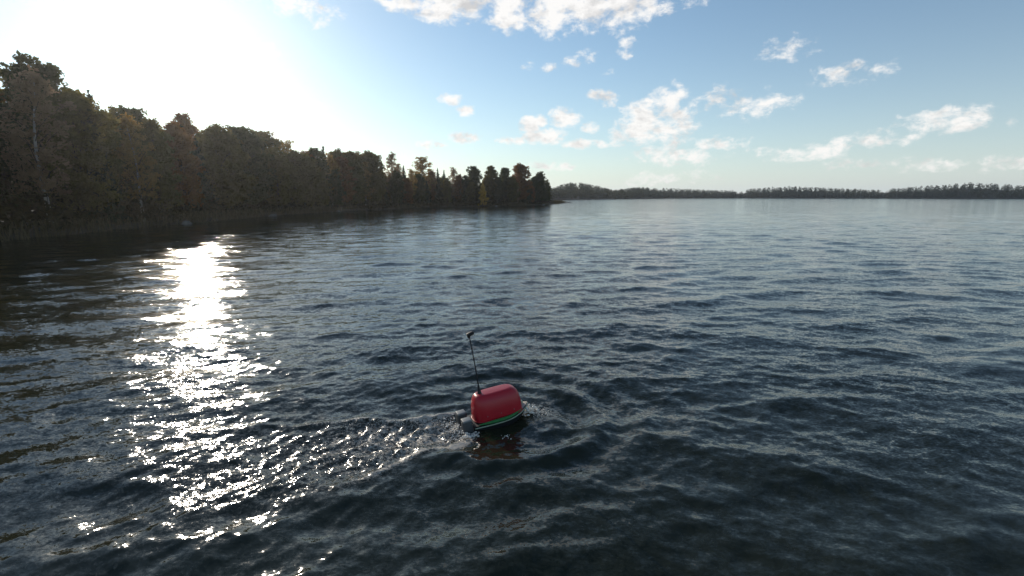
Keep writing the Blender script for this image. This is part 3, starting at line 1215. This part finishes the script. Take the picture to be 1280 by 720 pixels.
def rounded_box(name, size, loc, bev, seg, mat, parent, taper=(1, 1), rot=(0, 0, 0), shift=0.0):
    bm = bmesh.new()
    bmesh.ops.create_cube(bm, size=1)
    for v in bm.verts:
        v.co = Vector((v.co.x * size[0], v.co.y * size[1], v.co.z * size[2]))
        if v.co.z > 0:
            v.co.x = v.co.x * taper[0] + shift
            v.co.y *= taper[1]
    bmesh.ops.bevel(bm, geom=list(bm.edges), offset=bev, segments=seg, profile=0.5, affect='EDGES', clamp_overlap=True)
    o = bm_obj(name, bm, mat, parent)
    o.location = loc
    o.rotation_euler = rot
    return o


def build_hull():
    st = [-0.34 + 0.81 * i / 36 for i in range(37)]
    prof = [(1.0, 0.075), (0.985, 0.045), (0.93, -0.02), (0.72, -0.09), (0.36, -0.125), (0.0, -0.135)]
    V, F = [], []
    for s in st:
        b = max(half_beam(s), 0.004)
        up = 0.05 * max(0, (s - 0.1) / 0.37) ** 2
        rk = 0.09 * max(0, (s - 0.15) / 0.32)
        ring = [(w, z) for (w, z) in prof] + [(-w, z) for (w, z) in prof[-2::-1]]
        for (w, z) in ring:
            zz = z + up if z > 0 else z * (1 - .55 * max(0, (s - 0.1) / .37)) + up
            V.append((s - rk * (0.075 - z) / .2, b * w, zz))
    m = 11
    for i in range(len(st) - 1):
        for k in range(m - 1):
            F.append((i * m + k, i * m + k + 1, (i + 1) * m + k + 1, (i + 1) * m + k))
    Fq = [list(f) for f in F]
    me = bpy.data.meshes.new('hull')
    me.from_pydata(V, [], Fq + [list(range(m))])
    me.update()
    for p in me.polygons:
        p.use_smooth = True
    return link('hull', me, HULLM, boat)


hull = build_hull()


def sheer(s):
    return 0.075 + 0.05 * max(0, (s - 0.1) / 0.37) ** 2


def rim_path(off, dz, s0=-0.335, s1=0.468, n=40):
    pts = []
    for i in range(n + 1):
        s = s0 + (s1 - s0) * i / n
        pts.append((s, -(half_beam(s) + off), sheer(s) + dz))
    for i in range(n, -1, -1):
        s = s0 + (s1 - s0) * i / n
        pts.append((s, (half_beam(s) + off), sheer(s) + dz))
    return pts


def tube_obj(name, path, rad, mat, parent, sides=8, closed=False):
    V, F = [], []
    rads = rad if isinstance(rad, list) else [rad] * len(path)
    tube(V, F, path, rads, sides)
    n = len(path)
    bm = bmesh.new()
    vs = [bm.verts.new(v) for v in V]
    for f in F:
        bm.faces.new([vs[i] for i in f])
    bm.faces.new(vs[:sides])
    bm.faces.new(vs[(n - 1) * sides:])
    return bm_obj(name, bm, mat, parent)


tube_obj('gunwale_rim', rim_path(0.011, -0.012), 0.0075, RIM, hull)
# deck sheet between the gunwales
V, F = [], []
for i in range(31):
    s = -0.335 + 0.80 * i / 30
    b = max(half_beam(s) - 0.004, 0.003)
    V += [(s, -b, sheer(s) + .006), (s, 0, sheer(s) + .014), (s, b, sheer(s) + .006)]
for i in range(30):
    F += [(3 * i, 3 * i + 3, 3 * i + 4, 3 * i + 1), (3 * i + 1, 3 * i + 4, 3 * i + 5, 3 * i + 2)]
dk = link('deck', mesh_np('deck', V, F), DARKDECK, boat)
dk.data.materials.append(DECK)
for p in dk.data.polygons:
    p.material_index = 1 if p.center.x > 0.27 else 0


# green fender rope lying along the gunwale, thickest amidships
def green_rope(side):
    path, rad = [], []
    for i in range(41):
        s = -0.27 + 0.60 * i / 40
        path.append((s, side * (half_beam(s) - 0.002), sheer(s) + 0.020))
        rad.append(0.006 + 0.017 * math.sin(math.pi * i / 40) ** .8)
    return tube_obj('fender_rope', path, rad, GREEN, boat, 8)


for sd in (-1, 1):
    green_rope(sd)


# red hood
def build_hood():
    bm = bmesh.new()
    n_u, n_v = 48, 22
    Lh, Wh, Hh = 0.328, 0.178, 0.335
    rows = []
    for j in range(n_v + 1):
        t = j / n_v
        a = max(1e-4, min(math.pi / 2, t ** 0.9 * math.pi / 2))
        z = Hh * math.sin(a) ** (2 / 2.9)
        ins = 0.100 * (1 - max(0, math.cos(a)) ** (2 / 2.9)) + 0.012 * t
        row = []
        for i in range(n_u):
            ph = 2 * math.pi * i / n_u
            c, s = math.cos(ph), math.sin(ph)
            e = 0.58
            x = (Lh - ins * (1.25 if c > 0 else 1.0)) * math.copysign(abs(c) ** e, c)
            y = (Wh - ins * 1.05) * math.copysign(abs(s) ** e, s)
            # bow end falls away a little more than the stern end
            if c > 0 and t > .5:
                x -= 0.035 * (t - .5) * abs(c) ** .3
            row.append(bm.verts.new((x, y, z)))
        rows.append(row)
    for j in range(n_v):
        for i in range(n_u):
            k = (i + 1) % n_u
            bm.faces.new((rows[j][i], rows[j][k], rows[j + 1][k], rows[j + 1][i]))
    # crown cap, slightly domed
    cx = sum((v.co.x for v in rows[-1])) / n_u
    prev = rows[-1]
    for f, dz in ((.66, .0012), (.33, .0018)):
        ring = [bm.verts.new((cx + (v.co.x - cx) * f, v.co.y * f, Hh + dz)) for v in rows[-1]]
        for i in range(n_u):
            k = (i + 1) % n_u
            bm.faces.new((prev[i], prev[k], ring[k], ring[i]))
        prev = ring
    top = bm.verts.new((cx, 0, Hh + .002))
    for i in range(n_u):
        bm.faces.new((prev[i], prev[(i + 1) % n_u], top))
    o = bm_obj('hood', bm, RED, boat)
    o.location = (0.035, 0, 0.088)
    return o


hood = build_hood()
fl = []
for i in range(65):
    ph = 2 * math.pi * i / 64
    c, q = math.cos(ph), math.sin(ph)
    fl.append((0.334 * math.copysign(abs(c) ** .58, c), 0.183 * math.copysign(abs(q) ** .58, q), 0.012))
tube_obj('hood_flange', fl, 0.007, RED, hood, 8)
# bolt heads along the foot of the hood
for (x, y) in ((-0.18, -0.1745), (0.0, -0.1755), (0.18, -0.1745)):
    bm = bmesh.new()
    bmesh.ops.create_cone(bm, cap_ends=True, segments=10, radius1=.007, radius2=.005, depth=.006)
    o = bm_obj('screw', bm, CAPG, hood)
    o.location = (x, y, 0.075)
    o.rotation_euler = (math.pi / 2, 0, 0)


# two thruster housings on the transom
def thruster(y):
    h = rounded_box('thruster_housing', (0.130, 0.138, 0.24), (-0.415, y, 0.055), 0.016, 3, SLATE, boat, (0.92, 0.94))
    rounded_box('cap', (0.112, 0.120, 0.022), (0.0, 0, 0.123), 0.008, 3, CAPG, h)
    rounded_box('bracket', (0.06, 0.05, 0.03), (0.06, 0, 0.02), 0.005, 2, BLACK, h)
    rounded_box('drive_leg', (0.045, 0.03, 0.20), (0.0, 0, -0.17), 0.01, 3, SLATE, h)
    return h


thruster(-0.125)
thruster(0.125)

# bow fitting
b = rounded_box('bow_eye_block', (0.05, 0.035, 0.045), (0.385, 0.02, sheer(.385) + .03), 0.008, 3, RIM, boat)
tube_obj('bow_cleat', [(0.36, 0.05, sheer(.36) + .012), (0.36, 0.05, sheer(.36) + .065)], [.008, .006], BLACK, boat, 8)

# antenna
ab = Vector((-0.165, 0.0, 0.088 + 0.335))


def A(z):
    return (ab.x - 0.035 * (z / .85) ** 2, ab.y, ab.z + z)


tube_obj('antenna_base', [A(-.012), A(.0), A(.006), A(.05), A(.062), A(.11), A(.13)], [.030, .030, .025, .021, .017, .012, .008], BLACK, boat, 12)
mast = tube_obj('antenna_mast', [A(.12 + .66 * i / 12) for i in range(13)], [.0080 - .0022 * i / 12 for i in range(13)], BLACK, boat, 8)
for z in (.30, .46, .60, .70):
    tube_obj('mast_collar', [A(z), A(z + .02)], [.0100, .0100], BLACK, mast, 8)
head = rounded_box('camera_head', (0.088, 0.050, 0.046), (A(.79)[0] + .018, 0, A(.79)[2] + .006), 0.011, 3, BLACK, boat, (1, 1), (0, R(-14), 0))
rounded_box('camera_knuckle', (0.036, 0.036, 0.052), (-.028, 0, -.014), 0.008, 3, BLACK, head)
bm = bmesh.new()
bmesh.ops.create_cone(bm, cap_ends=True, segments=16, radius1=.014, radius2=.012, depth=.014)
o = bm_obj('camera_lens', bm, LENS, head)
o.location = (.047, 0, 0)
o.rotation_euler = (0, math.pi / 2, 0)


# ------------------------------------------------------------------ splash: beads and blobs of white water
def build_splash():
    r = np.random.default_rng(12)
    ico = bmesh.new()
    bmesh.ops.create_icosphere(ico, subdivisions=1, radius=1)
    iv = np.array([v.co[:] for v in ico.verts])
    ifc = np.array([[v.index for v in f.verts] for f in ico.faces])
    ico.free()
    V, F = [], []
    n = 0

    def bead(s, t, dz, rad):
        nonlocal n
        x = BOAT_POS[0] + bf[0] * s + bl[0] * t
        y = BOAT_POS[1] + bf[1] * s + bl[1] * t
        q = iv * rad * r.uniform(.6, 1.5, 3) * np.array([1.5, 1.5, .7]) + r.normal(0, .12 * rad, iv.shape)
        pts.append((x, y, dz, q))
    pts = []
    # stern wash round the two thrusters
    for i in range(330):
        sgn = r.choice((-1, 1))
        bead(-0.50 - abs(r.normal(0, .10)), sgn * .12 + r.normal(0, .10), abs(r.normal(0, .020)), r.uniform(.002, .0085))
    for i in range(110):
        bead(-0.44 + r.normal(0, .05), -.22 - abs(r.normal(0, .06)), abs(r.normal(0, .02)), r.uniform(.003, .012))
    # bow spray
    for i in range(150):
        bead(0.50 + r.normal(0, .05), .03 + r.normal(0, .06), .005 + abs(r.normal(0, .045)), r.uniform(.003, .016))
    for i in range(90):
        bead(0.66 + r.normal(0, .09), -.05 + r.normal(0, .07), abs(r.normal(0, .03)), r.uniform(.002, .006))
    # ridges of broken water in the wake
    for i in range(160):
        bk = r.uniform(.05, 1.6)
        sd = r.choice((-1, 1), p=(.35, .65))
        bead(-.35 - bk, sd * (.26 + .2 * bk) + r.normal(0, .05), abs(r.normal(0, .008)), r.uniform(.0015, .005))
    for i in range(14):
        bead(-.02 + r.normal(0, .05), -.48 + r.normal(0, .04), .004, r.uniform(.003, .007))
    P = np.array([(p[0], p[1]) for p in pts])
    sx, sy, sz, *_ = surface(P[:, 0], P[:, 1], np.full(len(P), .025))
    for k, (x, y, dz, q) in enumerate(pts):
        V.append(q + np.array([sx[k], sy[k], sz[k] + dz]))
        F.append(ifc + n)
        n += len(iv)
    me = mesh_np('splash_water', np.concatenate(V), np.concatenate(F))
    m, nt, b = nodemat('white_water')
    b.inputs['Base Color'].default_value = (0.78, 0.74, 0.67, 1)
    b.inputs['Roughness'].default_value = 0.25
    b.inputs['IOR'].default_value = 1.33
    b.inputs['Transmission Weight'].default_value = 0.0
    o = link('splash_water', me, m)
    tag(o, 'white splash and droplets thrown up around the red boat', 'splash', kind='stuff')


build_splash()


# ------------------------------------------------------------------ thin haze volume added in place of a lens flare veil
def build_flare_veil():
    bm = bmesh.new()
    bmesh.ops.create_cube(bm, size=1)
    for v in bm.verts:
        v.co = Vector((v.co.x * 2400, v.co.y * 2400 + 300, 13.0 + v.co.z * 32.0))
    me = bpy.data.meshes.new('haze')
    bm.to_mesh(me)
    bm.free()
    m = bpy.data.materials.new('flare_veil_haze')
    m.use_nodes = True
    nt = m.node_tree
    nt.nodes.clear()
    out = nt.nodes.new('ShaderNodeOutputMaterial')
    pv = nt.nodes.new('ShaderNodeVolumePrincipled')
    pv.inputs['Color'].default_value = (0.93, 0.95, 1.0, 1)
    pv.inputs['Density'].default_value = 0.00022
    pv.inputs['Anisotropy'].default_value = 0.72
    nt.links.new(pv.outputs[0], out.inputs['Volume'])
    o = link('haze', me, m)
    tag(o, 'thin haze added to lighten the left trees like a lens flare veil', 'haze', kind='stuff')


build_flare_veil()
